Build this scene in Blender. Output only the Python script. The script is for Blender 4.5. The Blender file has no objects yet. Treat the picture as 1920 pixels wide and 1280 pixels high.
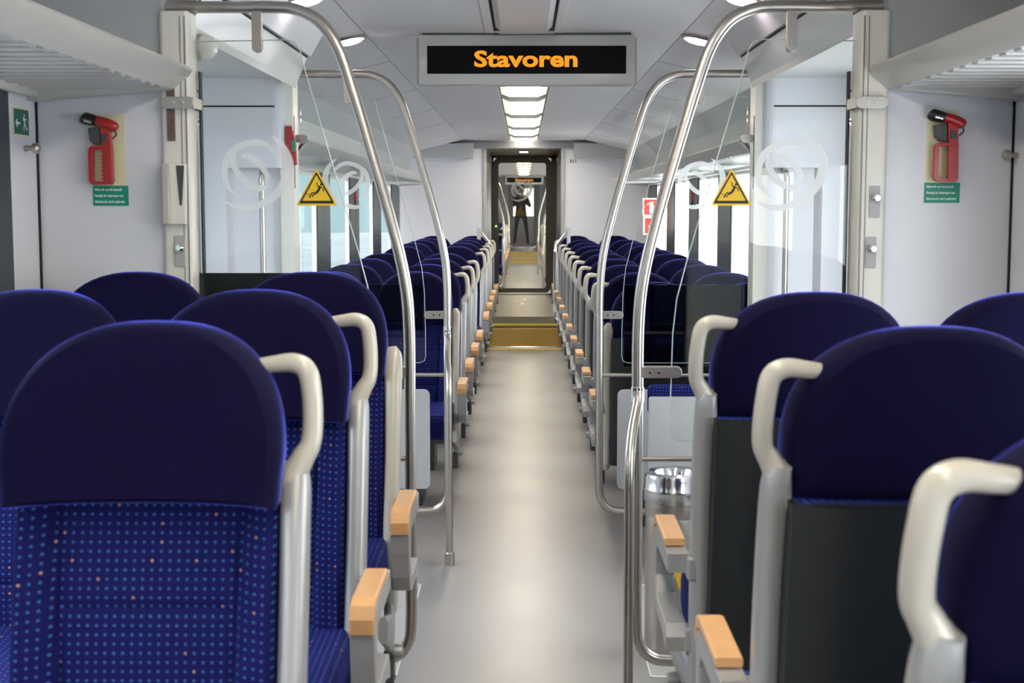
import bpy, bmesh, math, random
from mathutils import Vector, Matrix
random.seed(7)
PI = math.pi
scene = bpy.context.scene
COL = scene.collection
# ---------------------------------------------------------------- camera
F_PX = 2650.0
cam_d = bpy.data.cameras.new('camera')
cam_d.sensor_width = 36.0
cam_d.lens = F_PX / 1920 * 36.0
cam_d.clip_start = 0.05
cam_d.clip_end = 500
cam_d.dof.use_dof = True
cam_d.dof.focus_distance = 6.6
cam_d.dof.aperture_fstop = 8.0
cam = bpy.data.objects.new('camera', cam_d)
COL.objects.link(cam)
EYE = 1.48
u = Vector(((982 - 960) / F_PX, (640 - 385) / F_PX, -1.0)).normalized()   # world +Y seen in camera axes
up = Vector((0, 1, -u.y / u.z)).normalized()
right = u.cross(up)
M = Matrix((right, u, up))                   # camera axes -> world
cam.matrix_world = Matrix.Translation((0, 0, EYE)) @ M.to_4x4()
scene.camera = cam
# ---------------------------------------------------------------- world: bright overcast sky
w = bpy.data.worlds.new('overcast_sky')
scene.world = w
w.use_nodes = True
nt = w.node_tree
nt.nodes.clear()
out = nt.nodes.new('ShaderNodeOutputWorld')
bg = nt.nodes.new('ShaderNodeBackground')
tc = nt.nodes.new('ShaderNodeTexCoord')
sx = nt.nodes.new('ShaderNodeSeparateXYZ')
rp = nt.nodes.new('ShaderNodeValToRGB')
# dull haze low over the horizon on the left, brighter overcast overhead and towards the right
rp.color_ramp.elements[0].position = 0.06
rp.color_ramp.elements[0].color = (0.060, 0.080, 0.088, 1)
rp.color_ramp.elements[1].position = 0.28
rp.color_ramp.elements[1].color = (0.86, 0.89, 1.0, 1)
nt.links.new(tc.outputs['Generated'], sx.inputs[0])
nt.links.new(sx.outputs['Z'], rp.inputs[0])
mr = nt.nodes.new('ShaderNodeMapRange')
mr.inputs['From Min'].default_value = -0.03
mr.inputs['From Max'].default_value = 0.1
nt.links.new(sx.outputs['X'], mr.inputs['Value'])
mxw = nt.nodes.new('ShaderNodeMixRGB')
mxw.inputs[2].default_value = (0.88, 0.87, 0.90, 1)
nt.links.new(mr.outputs[0], mxw.inputs[0])
nt.links.new(rp.outputs[0], mxw.inputs[1])
nt.links.new(mxw.outputs[0], bg.inputs[0])
bg.inputs[1].default_value = 8.5
nt.links.new(bg.outputs[0], out.inputs[0])
# ---------------------------------------------------------------- view
vs = scene.view_settings
vs.view_transform = 'Standard'
vs.look = 'None'
vs.gamma = 1.0
vs.exposure = 0.16
vs.use_curve_mapping = False
scene.cycles.use_denoising = True
scene.cycles.max_bounces = 10
scene.cycles.transparent_max_bounces = 24
scene.cycles.sample_clamp_indirect = 8
LAMP = 15.0        # emission of the ceiling strip
SPOT = 22.0       # emission of the round downlights

# ================================================================ materials
def mat(name, col, rough=0.5, metal=0.0, spec=0.5, coat=0.0, sheen=None, emit=None, estr=0, noise=0.0, nscale=40, bump=0.0, bscale=200):
    m = bpy.data.materials.new(name)
    m.use_nodes = True
    t = m.node_tree
    b = t.nodes['Principled BSDF']
    b.inputs['Base Color'].default_value = (*col, 1)
    b.inputs['Roughness'].default_value = rough
    b.inputs['Metallic'].default_value = metal
    b.inputs['Specular IOR Level'].default_value = spec
    b.inputs['Coat Weight'].default_value = coat
    b.inputs['Coat Roughness'].default_value = 0.12
    if sheen:
        b.inputs['Sheen Weight'].default_value = sheen[0]
        b.inputs['Sheen Tint'].default_value = (*sheen[1], 1)
        b.inputs['Sheen Roughness'].default_value = sheen[2]
    if emit:
        b.inputs['Emission Color'].default_value = (*emit, 1)
        b.inputs['Emission Strength'].default_value = estr
    tcn = t.nodes.new('ShaderNodeTexCoord')
    if noise:
        n = t.nodes.new('ShaderNodeTexNoise')
        n.inputs['Scale'].default_value = nscale
        n.inputs['Detail'].default_value = 4
        t.links.new(tcn.outputs['Object'], n.inputs['Vector'])
        mx = t.nodes.new('ShaderNodeMixRGB')
        mx.inputs[1].default_value = (*[c * (1 - noise) for c in col], 1)
        mx.inputs[2].default_value = (*[min(1, c * (1 + noise)) for c in col], 1)
        t.links.new(n.outputs['Fac'], mx.inputs[0])
        t.links.new(mx.outputs[0], b.inputs['Base Color'])
    if bump:
        n2 = t.nodes.new('ShaderNodeTexNoise')
        n2.inputs['Scale'].default_value = bscale
        n2.inputs['Detail'].default_value = 3
        t.links.new(tcn.outputs['Object'], n2.inputs['Vector'])
        bp = t.nodes.new('ShaderNodeBump')
        bp.inputs['Strength'].default_value = bump
        bp.inputs['Distance'].default_value = 0.002
        t.links.new(n2.outputs['Fac'], bp.inputs['Height'])
        t.links.new(bp.outputs[0], b.inputs['Normal'])
    return m

def brushed(name, col, rough=0.25):
    m = mat(name, col, rough, 1.0)
    t = m.node_tree
    b = t.nodes['Principled BSDF']
    tcn = t.nodes.new('ShaderNodeTexCoord')
    mp = t.nodes.new('ShaderNodeMapping')
    mp.inputs['Scale'].default_value = (300, 300, 6)
    n = t.nodes.new('ShaderNodeTexNoise')
    n.inputs['Scale'].default_value = 3
    r = t.nodes.new('ShaderNodeMapRange')
    r.inputs['To Min'].default_value = rough * 0.8
    r.inputs['To Max'].default_value = rough * 1.3
    t.links.new(tcn.outputs['Object'], mp.inputs[0])
    t.links.new(mp.outputs[0], n.inputs['Vector'])
    t.links.new(n.outputs['Fac'], r.inputs[0])
    t.links.new(r.outputs[0], b.inputs['Roughness'])
    return m

def glassy(name, tint=(1, 1, 1), refl=1.0, rough=0.0, haze=0.0, hcol=(.8, .85, .85)):
    m = bpy.data.materials.new(name)
    m.use_nodes = True
    t = m.node_tree
    t.nodes.clear()
    o = t.nodes.new('ShaderNodeOutputMaterial')
    tr = t.nodes.new('ShaderNodeBsdfTransparent')
    tr.inputs[0].default_value = (*tint, 1)
    gl = t.nodes.new('ShaderNodeBsdfGlossy')
    gl.inputs['Roughness'].default_value = rough
    fr = t.nodes.new('ShaderNodeFresnel')
    fr.inputs[0].default_value = 1.45
    mu = t.nodes.new('ShaderNodeMath')
    mu.operation = 'MULTIPLY'
    mu.inputs[1].default_value = refl
    t.links.new(fr.outputs[0], mu.inputs[0])
    mx = t.nodes.new('ShaderNodeMixShader')
    t.links.new(mu.outputs[0], mx.inputs[0])
    t.links.new(tr.outputs[0], mx.inputs[1])
    t.links.new(gl.outputs[0], mx.inputs[2])
    last = mx
    if haze:
        df = t.nodes.new('ShaderNodeBsdfDiffuse')
        df.inputs[0].default_value = (*hcol, 1)
        m2 = t.nodes.new('ShaderNodeMixShader')
        m2.inputs[0].default_value = haze
        t.links.new(mx.outputs[0], m2.inputs[1])
        t.links.new(df.outputs[0], m2.inputs[2])
        last = m2
    t.links.new(last.outputs[0], o.inputs[0])
    return m

def frosted(name, opacity=0.6):
    m = bpy.data.materials.new(name)
    m.use_nodes = True
    t = m.node_tree
    t.nodes.clear()
    o = t.nodes.new('ShaderNodeOutputMaterial')
    tr = t.nodes.new('ShaderNodeBsdfTransparent')
    df = t.nodes.new('ShaderNodeBsdfDiffuse')
    df.inputs[0].default_value = (.97, .98, .98, 1)
    tl = t.nodes.new('ShaderNodeBsdfTranslucent')
    tl.inputs[0].default_value = (.97, .98, .98, 1)
    a = t.nodes.new('ShaderNodeMixShader')
    a.inputs[0].default_value = .5
    t.links.new(df.outputs[0], a.inputs[1])
    t.links.new(tl.outputs[0], a.inputs[2])
    b = t.nodes.new('ShaderNodeMixShader')
    b.inputs[0].default_value = opacity
    t.links.new(tr.outputs[0], b.inputs[1])
    t.links.new(a.outputs[0], b.inputs[2])
    t.links.new(b.outputs[0], o.inputs[0])
    return m

def moquette(flat=False):
    """navy seat cloth woven with a grid of pale dots, a few of them orange"""
    m = mat('dotted_seat_cloth' if flat else 'dotted_back_cloth', (0.012, 0.013, 0.12), 0.85, sheen=(0.4, (.08, .1, .6), .3), spec=0.12)
    t = m.node_tree
    N = t.nodes
    L = t.links
    b = N['Principled BSDF']
    tcn = N.new('ShaderNodeTexCoord')
    s = N.new('ShaderNodeSeparateXYZ')
    L.new(tcn.outputs['Object'], s.inputs[0])
    def mth(op, a, b_=None):
        n = N.new('ShaderNodeMath')
        n.operation = op
        for i, v in enumerate((a, b_)):
            if v is None:
                continue
            if isinstance(v, (int, float)):
                n.inputs[i].default_value = v
            else:
                L.new(v, n.inputs[i])
        return n.outputs[0]
    uu = mth('MULTIPLY', s.outputs['X'], 1 / 0.0128)
    vv = mth('MULTIPLY', s.outputs['Y' if flat else 'Z'], 1 / 0.0128)
    fu = mth('SUBTRACT', mth('FRACT', uu), .5)
    fv = mth('SUBTRACT', mth('FRACT', vv), .5)
    d = mth('SQRT', mth('ADD', mth('MULTIPLY', fu, fu), mth('MULTIPLY', fv, fv)))
    dot = mth('LESS_THAN', d, .15)
    cell = N.new('ShaderNodeCombineXYZ')
    L.new(mth('FLOOR', uu), cell.inputs[0])
    L.new(mth('FLOOR', vv), cell.inputs[1])
    wn = N.new('ShaderNodeTexWhiteNoise')
    L.new(cell.outputs[0], wn.inputs['Vector'])
    org = mth('LESS_THAN', wn.outputs['Value'], .035)
    c1 = N.new('ShaderNodeMixRGB')
    c1.inputs[1].default_value = (.035, .12, .32, 1)
    c1.inputs[2].default_value = (.42, .26, .16, 1)
    L.new(org, c1.inputs[0])
    c2 = N.new('ShaderNodeMixRGB')
    c2.inputs[1].default_value = (0.007, 0.007, 0.072, 1)
    L.new(c1.outputs[0], c2.inputs[2])
    L.new(dot, c2.inputs[0])
    L.new(c2.outputs[0], b.inputs['Base Color'])
    return m

M_WALL = mat('white_wall_panel', (.70, .705, .75), .38, coat=.15, noise=.02, nscale=3)
M_CREAM = mat('cream_post_paint', (.76, .73, .66), .4, coat=.1)
M_CEIL = mat('ceiling_grey_panel', (.55, .54, .54), .5, noise=.03, nscale=3)
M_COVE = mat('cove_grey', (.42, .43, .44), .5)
M_COWL = mat('cowl_light_grey', (.50, .492, .465), .3, coat=.3)
M_BAND = mat('dark_band_grey', (.23, .24, .25), .5)
M_STEEL = brushed('brushed_stainless', (.52, .485, .44), .3)
M_CHROME = mat('polished_chrome', (.8, .8, .82), .1, 1.0)
M_PILLAR = mat('grey_seat_metal', (.37, .37, .365), .36, 0.35, coat=.2)
M_HANDLE = mat('warm_grey_grip', (.47, .44, .375), .32, 0.0, coat=.35)
M_WOOD = mat('light_beech_wood', (.64, .35, .15), .38, noise=.13, nscale=30, coat=.2)
M_VELVET = mat('navy_velvet', (0.0035, 0.0025, 0.022), .9, spec=.1, sheen=(1.0, (.13, .15, .95), .2), noise=.15, nscale=9)
M_DOTS = moquette()
M_DOTSF = moquette(True)
M_SHELL = mat('dark_seat_shell', (.006, .0085, .0095), .45)
M_BLACK = mat('black_plastic', (.008, .008, .009), .4)
M_RUBBER = mat('black_rubber_seam', (.006, .006, .008), .7)
M_DARKG = mat('dark_grey_metal', (.06, .062, .065), .5)
M_RED = mat('red_plastic', (.42, .012, .016), .35, coat=.2)
M_YEL = mat('warning_yellow', (.86, .55, .02), .45)
M_YELF = mat('yellow_tread_strip', (.62, .46, .04), .6, noise=.1, nscale=50)
M_GRN = mat('safety_green', (.0, .27, .17), .45)
M_GRND = mat('exit_green', (.0, .12, .07), .45)
M_LUM = mat('luminescent_cream', (.72, .70, .45), .5)
M_WHITEP = mat('white_print', (.85, .85, .85), .5)
M_BOARD = mat('pale_grey_board', (.40, .40, .405), .42)
M_LAMPW = mat('lit_diffuser', (.9, .88, .8), .5, emit=(1.0, .90, .74), estr=LAMP)
M_LAMPS = mat('lit_side_diffuser', (.9, .88, .8), .5, emit=(1.0, .80, .55), estr=1.0)
M_COVER = mat('white_lamp_cover', (.50, .51, .52), .32, coat=.15)
M_SPOT = mat('lit_downlight', (1, 1, 1), .5, emit=(1.0, .86, .92), estr=SPOT)
M_BULK = mat('opal_dome', (.75, .73, .70), .15, coat=.5)
M_STEPY = mat('ochre_riser', (.42, .27, .07), .45, noise=.08, nscale=12)
M_GANG = mat('olive_gangway', (.33, .30, .21), .4, coat=.2)
M_GANGF = mat('gangway_floor', (.15, .13, .092), .42, noise=.05, nscale=6)
M_DOORB = mat('bronze_door_frame', (.17, .15, .11), .35, coat=.3)
M_GLASS = glassy('clear_screen_glass', (.975, .99, .98), .8)
M_SMOKE = glassy('smoked_screen', (.26, .27, .29), 1.0, .03)
M_SMOKE2 = glassy('lightly_smoked_screen', (.56, .58, .62), 1.0, .03)
M_WGLASS = glassy('window_glass', (.95, .99, .99), .05)
M_DGLASS = glassy('tinted_door_glass', (.90, .88, .82), .35)
M_EDGE = mat('glass_edge_green', (.55, .66, .62), .25)
M_FROST = frosted('frosted_print', .86)
M_FROST2 = frosted('frosted_print_thin', .74)
M_SCREEN = mat('black_display', (.004, .004, .004), .7, spec=.12)
M_TILEBLK = mat('dark_window_pillar', (.035, .042, .05), .35, spec=.2)
M_SKIN = mat('skin', (.5, .3, .2), .5)
M_CLOTH = mat('dark_clothing', (.008, .008, .011), .8)
M_BLUETXT = mat('blue_print', (.02, .04, .2), .5)

def led_mat():
    m = bpy.data.materials.new('amber_led')
    m.use_nodes = True
    t = m.node_tree
    N, L = t.nodes, t.links
    b = N['Principled BSDF']
    b.inputs['Base Color'].default_value = (.02, .01, .0, 1)
    b.inputs['Emission Color'].default_value = (1.0, .36, .015, 1)
    tcn = N.new('ShaderNodeTexCoord')
    s = N.new('ShaderNodeSeparateXYZ')
    L.new(tcn.outputs['Object'], s.inputs[0])
    outs = []
    for a in ('X', 'Z'):
        k = N.new('ShaderNodeMath'); k.operation = 'MULTIPLY'; k.inputs[1].default_value = 1 / .0044
        L.new(s.outputs[a], k.inputs[0])
        fr = N.new('ShaderNodeMath'); fr.operation = 'FRACT'
        L.new(k.outputs[0], fr.inputs[0])
        g = N.new('ShaderNodeMath'); g.operation = 'GREATER_THAN'; g.inputs[1].default_value = .2
        L.new(fr.outputs[0], g.inputs[0])
        outs.append(g.outputs[0])
    mu = N.new('ShaderNodeMath'); mu.operation = 'MULTIPLY'
    L.new(outs[0], mu.inputs[0]); L.new(outs[1], mu.inputs[1])
    mr = N.new('ShaderNodeMapRange')
    mr.inputs['To Min'].default_value = .25
    mr.inputs['To Max'].default_value = 1.25
    L.new(mu.outputs[0], mr.inputs[0])
    L.new(mr.outputs[0], b.inputs['Emission Strength'])
    return m
M_LED = led_mat()
def floor_mat():
    m = mat('pale_rubber_floor', (.40, .385, .375), .36, spec=.5, coat=.0)
    t = m.node_tree
    N, L = t.nodes, t.links
    b = N['Principled BSDF']
    tcn = N.new('ShaderNodeTexCoord')
    n = N.new('ShaderNodeTexNoise'); n.inputs['Scale'].default_value = 260; n.inputs['Detail'].default_value = 2
    n2 = N.new('ShaderNodeTexNoise'); n2.inputs['Scale'].default_value = 2.2; n2.inputs['Detail'].default_value = 5
    L.new(tcn.outputs['Object'], n.inputs['Vector']); L.new(tcn.outputs['Object'], n2.inputs['Vector'])
    r = N.new('ShaderNodeValToRGB')
    r.color_ramp.elements[0].position = .3; r.color_ramp.elements[0].color = (.265, .25, .238, 1)
    r.color_ramp.elements[1].position = .7; r.color_ramp.elements[1].color = (.33, .312, .298, 1)
    L.new(n.outputs['Fac'], r.inputs[0])
    mx = N.new('ShaderNodeMixRGB'); mx.blend_type = 'MULTIPLY'; mx.inputs[0].default_value = .25
    L.new(r.outputs[0], mx.inputs[1]); L.new(n2.outputs['Fac'], mx.inputs[2])
    L.new(mx.outputs[0], b.inputs['Base Color'])
    mr = N.new('ShaderNodeMapRange'); mr.inputs['To Min'].default_value = .26; mr.inputs['To Max'].default_value = .42
    L.new(n2.outputs['Fac'], mr.inputs[0]); L.new(mr.outputs[0], b.inputs['Roughness'])
    return m
M_FLOOR = floor_mat()

# ================================================================ mesh helpers
def catmull(pts, n=6):
    P = [Vector(p) for p in pts]
    if len(P) < 3:
        return P
    out_ = []
    for i in range(len(P) - 1):
        p0 = P[max(i - 1, 0)]; p1 = P[i]; p2 = P[i + 1]; p3 = P[min(i + 2, len(P) - 1)]
        for k in range(n):
            t = k / n
            out_.append(0.5 * ((2 * p1) + (p2 - p0) * t + (2 * p0 - 5 * p1 + 4 * p2 - p3) * t * t + (3 * p1 - p0 - 3 * p2 + p3) * t ** 3))
    out_.append(P[-1])
    return out_

class MB:
    """collects geometry and links it as one mesh object"""
    def __init__(s):
        s.bm = bmesh.new()
    def box(s, x0, x1, y0, y1, z0, z1, bev=0.0, seg=2, rot=None, piv=None):
        b = bmesh.new()
        bmesh.ops.create_cube(b, size=1)
        bmesh.ops.scale(b, vec=(abs(x1 - x0), abs(y1 - y0), abs(z1 - z0)), verts=b.verts)
        c = Vector(((x0 + x1) / 2, (y0 + y1) / 2, (z0 + z1) / 2))
        if bev:
            bmesh.ops.bevel(b, geom=b.edges[:], offset=bev, segments=seg, profile=.5, affect='EDGES')
        mt = Matrix.Translation(c)
        if rot:
            p = Vector(piv) if piv else c
            mt = Matrix.Translation(p) @ rot @ Matrix.Translation(-p) @ mt
        bmesh.ops.transform(b, matrix=mt, verts=b.verts)
        s.add(b)
        return s
    def add(s, b):
        me = bpy.data.meshes.new('t')
        b.to_mesh(me); b.free()
        s.bm.from_mesh(me)
        bpy.data.meshes.remove(me)
    def sweep(s, pts, sec, n=6, seg=12, power=2.0, closed=False, ref=(0, 1, 0)):
        """sec: radius, (a, b), or a list of them per control point; a is along ref, b across"""
        k = len(pts)
        if not isinstance(sec, list):
            sec = [sec] * k
        sec = [(q, q) if isinstance(q, (int, float)) else q for q in sec]
        P = catmull(pts, n)
        S = catmull([(a, b_, 0) for a, b_ in sec], n) if k > 2 else [Vector((a, b_, 0)) for a, b_ in sec]
        ref = Vector(ref)
        rings = []
        for i, p in enumerate(P):
            t = (P[min(i + 1, len(P) - 1)] - P[max(i - 1, 0)]).normalized()
            a = ref - t * ref.dot(t)
            if a.length < 1e-4:
                a = Vector((1, 0, 0)) - t * t.x
            a.normalize()
            b_ = t.cross(a)
            ring = []
            for j in range(seg):
                an = 2 * PI * j / seg
                ca, sa = math.cos(an), math.sin(an)
                ex = 2 / power
                ring.append(s.bm.verts.new(p + a * S[i].x * math.copysign(abs(ca) ** ex, ca) + b_ * S[i].y * math.copysign(abs(sa) ** ex, sa)))
            rings.append(ring)
        for i in range(len(rings) - 1):
            for j in range(seg):
                s.bm.faces.new((rings[i][j], rings[i][(j + 1) % seg], rings[i + 1][(j + 1) % seg], rings[i + 1][j]))
        s.bm.faces.new(rings[0][::-1]); s.bm.faces.new(rings[-1])
        return s
    def prism(s, outline, a0, a1, axis='y', bev=0.0):
        """outline in the plane across the axis: y -> (x, z), x -> (y, z), z -> (x, y)"""
        b = bmesh.new()
        def P(q, a):
            return {'y': (q[0], a, q[1]), 'x': (a, q[0], q[1]), 'z': (q[0], q[1], a)}[axis]
        v0 = [b.verts.new(P(q, a0)) for q in outline]
        v1 = [b.verts.new(P(q, a1)) for q in outline]
        f0 = b.faces.new(v0); f1 = b.faces.new(v1[::-1])
        n = len(outline)
        for i in range(n):
            b.faces.new((v0[i], v1[i], v1[(i + 1) % n], v0[(i + 1) % n]))
        bmesh.ops.recalc_face_normals(b, faces=b.faces)
        if bev:
            bmesh.ops.bevel(b, geom=list(f0.edges) + list(f1.edges), offset=bev, segments=2, profile=.5, affect='EDGES')
        s.add(b)
        return s
    def rings(s, rs, cap=True):
        R = [[s.bm.verts.new(p) for p in r] for r in rs]
        n = len(R[0])
        for i in range(len(R) - 1):
            for j in range(n):
                s.bm.faces.new((R[i][j], R[i][(j + 1) % n], R[i + 1][(j + 1) % n], R[i + 1][j]))
        if cap:
            s.bm.faces.new(R[0][::-1]); s.bm.faces.new(R[-1])
        return s
    def lathe(s, prof, c, seg=32, axis='z', sc=(1, 1)):
        rs = []
        for r, h in prof:
            ring = []
            for j in range(seg):
                a = 2 * PI * j / seg
                x, y = r * math.cos(a) * sc[0], r * math.sin(a) * sc[1]
                if axis == 'z':
                    ring.append(Vector(c) + Vector((x, y, h)))
                elif axis == 'y':
                    ring.append(Vector(c) + Vector((x, h, y)))
                else:
                    ring.append(Vector(c) + Vector((h, x, y)))
            rs.append(ring)
        return s.rings(rs)
    def build(s, name, m, parent=None, smooth=False, subsurf=0):
        bmesh.ops.recalc_face_normals(s.bm, faces=s.bm.faces)
        me = bpy.data.meshes.new(name)
        s.bm.to_mesh(me); s.bm.free()
        me.materials.append(m)
        if smooth:
            me.polygons.foreach_set('use_smooth', [True] * len(me.polygons))
            try:
                me.set_sharp_from_angle(angle=math.radians(38))
            except Exception:
                pass
        o = bpy.data.objects.new(name, me)
        COL.objects.link(o)
        if parent:
            o.parent = parent
        if subsurf:
            md = o.modifiers.new('s', 'SUBSURF'); md.levels = subsurf; md.render_levels = subsurf
        return o

def thing(name, label, cat, loc=(0, 0, 0), rz=0, group=None):
    o = bpy.data.objects.new(name, None)
    COL.objects.link(o)
    o.empty_display_size = .1
    o.location = loc
    o.rotation_euler = (0, 0, rz)
    tag(o, label, cat, group)
    return o
def tag(o, label, cat, group=None, kind=None):
    o['label'] = label
    o['category'] = cat
    if group: o['group'] = group
    if kind: o['kind'] = kind
    return o
def struct(o, label=None):
    o['kind'] = 'structure'
    if label: o['label'] = label
    return o
def dup(root, loc, rz=None, label=None, mirror=False, group=None):
    r = root.copy(); COL.objects.link(r); r.location = loc
    if rz is not None: r.rotation_euler = (0, 0, rz)
    if mirror: r.scale = (-1, 1, 1)
    if label: r['label'] = label
    if group: r['group'] = group
    for ch in list(root.children):
        c = ch.copy(); COL.objects.link(c); c.parent = r
        for g in list(ch.children):
            d = g.copy(); COL.objects.link(d); d.parent = c
    return r
def text(txt, size, m, parent, loc, rot=(PI / 2, 0, 0), name='lettering', fat=0.0, depth=.0004, sx=1.0, align='CENTER'):
    cu = bpy.data.curves.new('t', 'FONT')
    cu.body = txt; cu.size = size; cu.align_x = align; cu.align_y = 'CENTER'
    cu.extrude = depth; cu.offset = fat; cu.resolution_u = 3
    o = bpy.data.objects.new('t', cu)
    COL.objects.link(o)
    bpy.context.view_layer.update()
    dg = bpy.context.evaluated_depsgraph_get()
    me = bpy.data.meshes.new_from_object(o.evaluated_get(dg))
    bpy.data.objects.remove(o)
    bpy.data.curves.remove(cu)
    from mathutils import Euler
    me.transform(Matrix.Translation(loc) @ Euler(rot).to_matrix().to_4x4() @ Matrix.Diagonal((sx, 1, 1, 1)))
    me.materials.clear(); me.materials.append(m)
    me.name = name
    ob = bpy.data.objects.new(name, me)
    COL.objects.link(ob)
    if parent: ob.parent = parent
    return ob
def rrect(x0, x1, z0, z1, r, n=5):
    pts = []
    for cx, cz, a0 in ((x1 - r, z1 - r, 0), (x0 + r, z1 - r, 90), (x0 + r, z0 + r, 180), (x1 - r, z0 + r, 270)):
        for k in range(n + 1):
            a = math.radians(a0 + 90 * k / n)
            pts.append((cx + r * math.cos(a), cz + r * math.sin(a)))
    return pts

HW = 1.41            # half width between the side walls
CZ = 2.222            # ceiling height
WY = 16.4            # end wall of the first carriage
DY = 19.2            # glazed gangway door
Y2 = 19.45           # second carriage starts
END = 40.0           # second glazed door

# ================================================================ shell
mb = MB().box(-1.5, 1.5, -1.5, 14.75, -.08, 0)
struct(mb.build('floor', M_FLOOR))
mb = MB().box(-1.5, 1.5, Y2 + .5, 36, -.08, 0)
struct(mb.build('floor', M_FLOOR))
# steps up to the gangway
st = MB(); st.box(-.52, .52, 14.74, 15.16, 0, .195)
stp = struct(st.build('trim_1', M_STEPY))
MB().box(-.56, .56, 14.715, 14.745, 0, .012, .003).build('step_edge', M_CHROME, stp)
struct(MB().box(-.42, .42, 14.50, 14.60, 0, .003).build('trim_2', M_YELF))
st = MB(); st.box(-.46, .46, 15.16, WY, 0, .29)
stp = struct(st.build('trim_3', M_GANGF))
MB().box(-.46, .46, 15.135, 15.16, .20, .292).build('step_riser', M_DOORB, stp)
MB().box(-.42, .42, 15.10, 15.134, .196, .215, .003).build('tread_strip', M_YELF, stp)
MB().box(-.42, .42, 14.80, 15.09, .1955, .198).build('black_tread', M_BLACK, stp)
gf = struct(MB().box(-.46, .46, WY, Y2, 0, .29).build('floor', M_GANGF))
MB().box(-.40, -.02, 17.12, 17.13, .29, .292).box(.0, .42, 17.9, 17.91, .29, .292).box(-.035, .0, 17.0, 17.22, .29, .2935).box(.0, .035, 17.8, 18.02, .29, .2935).build('floor_hatch', M_CREAM, gf)
MB().box(-.42, .42, 18.88, 19.1, .29, .296).build('threshold_grille', M_DARKG, gf)

def profile_ceiling(y0, y1, name='ceiling', side=True, m=M_CEIL):
    a = MB()
    prof = [(-HW, 1.93), (-1.33, 2.02), (-1.2, 2.10), (-1.0, 2.148), (-.69, CZ), (-.165, CZ), (-.165, CZ + .03), (.165, CZ + .03), (.165, CZ), (.69, CZ), (1.0, 2.148), (1.2, 2.10), (1.33, 2.02), (HW, 1.93), (HW + .1, 1.93), (HW + .1, 2.45), (-HW - .1, 2.45), (-HW - .1, 1.93)]
    a.prism(prof, y0, y1)
    return struct(a.build(name, m))
c1 = profile_ceiling(-1.5, 3.9)
c2 = profile_ceiling(3.9, WY)
profile_ceiling(Y2, 41.5)
# panel joints of the ceiling
jb = MB()
for s in (-1, 1):
    jb.box(s * .69 - .0015, s * .69 + .0015, 3.9, WY, CZ - .0015, CZ + .002)
    for yy in (7.4, 9.2, 11.0, 12.8, 14.6):
        jb.prism([(s * .69, CZ - .0015), (s * 1.0, 2.1465), (s * 1.0, 2.149), (s * .69, CZ + .001)], yy, yy + .005)
jb.build('panel_joint', M_BAND, c2)

def side_wall(name, x, y0, y1, wins, z0w, z1w, ztop=2.0, pillar=True):
    """wall slab split round its window openings"""
    s = 1 if x > 0 else -1
    xa, xb = x, x + s * (.025 if y0 > 4 else .09)
    a = MB()
    a.box(xa, xb, y0, y1, -.05, z0w)
    a.box(xa, xb, y0, y1, z1w, ztop)
    edges = [y0] + [e for w_ in wins for e in w_] + [y1]
    for i in range(0, len(edges), 2):
        if edges[i + 1] > edges[i]:
            a.box(xa, xb, edges[i], edges[i + 1], z0w, z1w)
    o = struct(a.build(name, M_WALL))
    return o
WINS = [(6.7, 7.85), (8.5, 9.6), (10.3, 11.4), (12.1, 13.2), (13.95, 15.0)]
WINS2 = [(20.6, 22.0), (23.2, 25.0), (25.8, 27.6), (28.6, 30.4), (31.4, 33.2), (34.0, 35.6)]
WZ0, WZ1 = .86, 1.69
nwin = 0
def window(x, y0, y1, z0=WZ0, z1=WZ1):
    global nwin
    nwin += 1
    s = 1 if x > 0 else -1
    f = MB()
    for (a, b_, c, d) in ((y0 - .02, y0 + .015, z0, z1), (y1 - .015, y1 + .02, z0, z1), (y0, y1, z0 - .02, z0 + .012), (y0, y1, z1 - .012, z1 + .02)):
        f.box(x - s * .004, x + s * .02, a, b_, c, d, .003)
    o = struct(f.build('window_%d' % nwin, M_CREAM))
    MB().box(x + s * .008, x + s * .013, y0, y1, z0, z1).build('pane', M_WGLASS, o)
    return o
for s, nm in ((-1, 'wall_left'), (1, 'wall_right')):
    side_wall(nm, s * HW, 5.9, WY, WINS, WZ0, WZ1)
    for (a, b_) in WINS: window(s * HW, a, b_)
    side_wall(nm, s * HW, Y2, 41.5, WINS2, WZ0, WZ1)
    for (a, b_) in WINS2: window(s * HW, a, b_)
    side_wall(nm, s * 1.335, -1.5, 3.9, [(-1.0, .9), (1.5, 3.25)], .78, 1.66, 2.2)
    window(s * 1.335, -1.0, .9, .78, 1.66); window(s * 1.335, 1.5, 3.25, .78, 1.66)
    # dark glazed pillars between the windows
    pl = MB()
    for i, (a, b_) in enumerate(WINS[:-1]):
        pl.box(s * HW, s * (HW - .012), b_ + .03, WINS[i + 1][0] - .05, WZ0 - .05, WZ1 + .01, .003)
    pl.box(s * HW, s * (HW - .012), WINS[-1][1] + .03, 16.0, WZ0 - .05, WZ1 + .01, .003)
    struct(pl.build('trim_%d' % (10 + (s > 0)), M_TILEBLK))
    struct(MB().box(s * 1.335, s * 1.322, 3.29, 3.66, .7, 1.80, .003).build('trim_%d' % (12 + (s > 0)), M_TILEBLK))
    # cove panel above the racks
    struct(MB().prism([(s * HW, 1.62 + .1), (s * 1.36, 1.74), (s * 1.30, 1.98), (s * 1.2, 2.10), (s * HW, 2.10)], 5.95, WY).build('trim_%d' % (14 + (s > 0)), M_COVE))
# rear wall behind the camera, closes the carriage
struct(MB().box(-1.5, 1.5, -1.6, -1.5, -.05, 2.4).build('wall_back', M_WALL))
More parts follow.
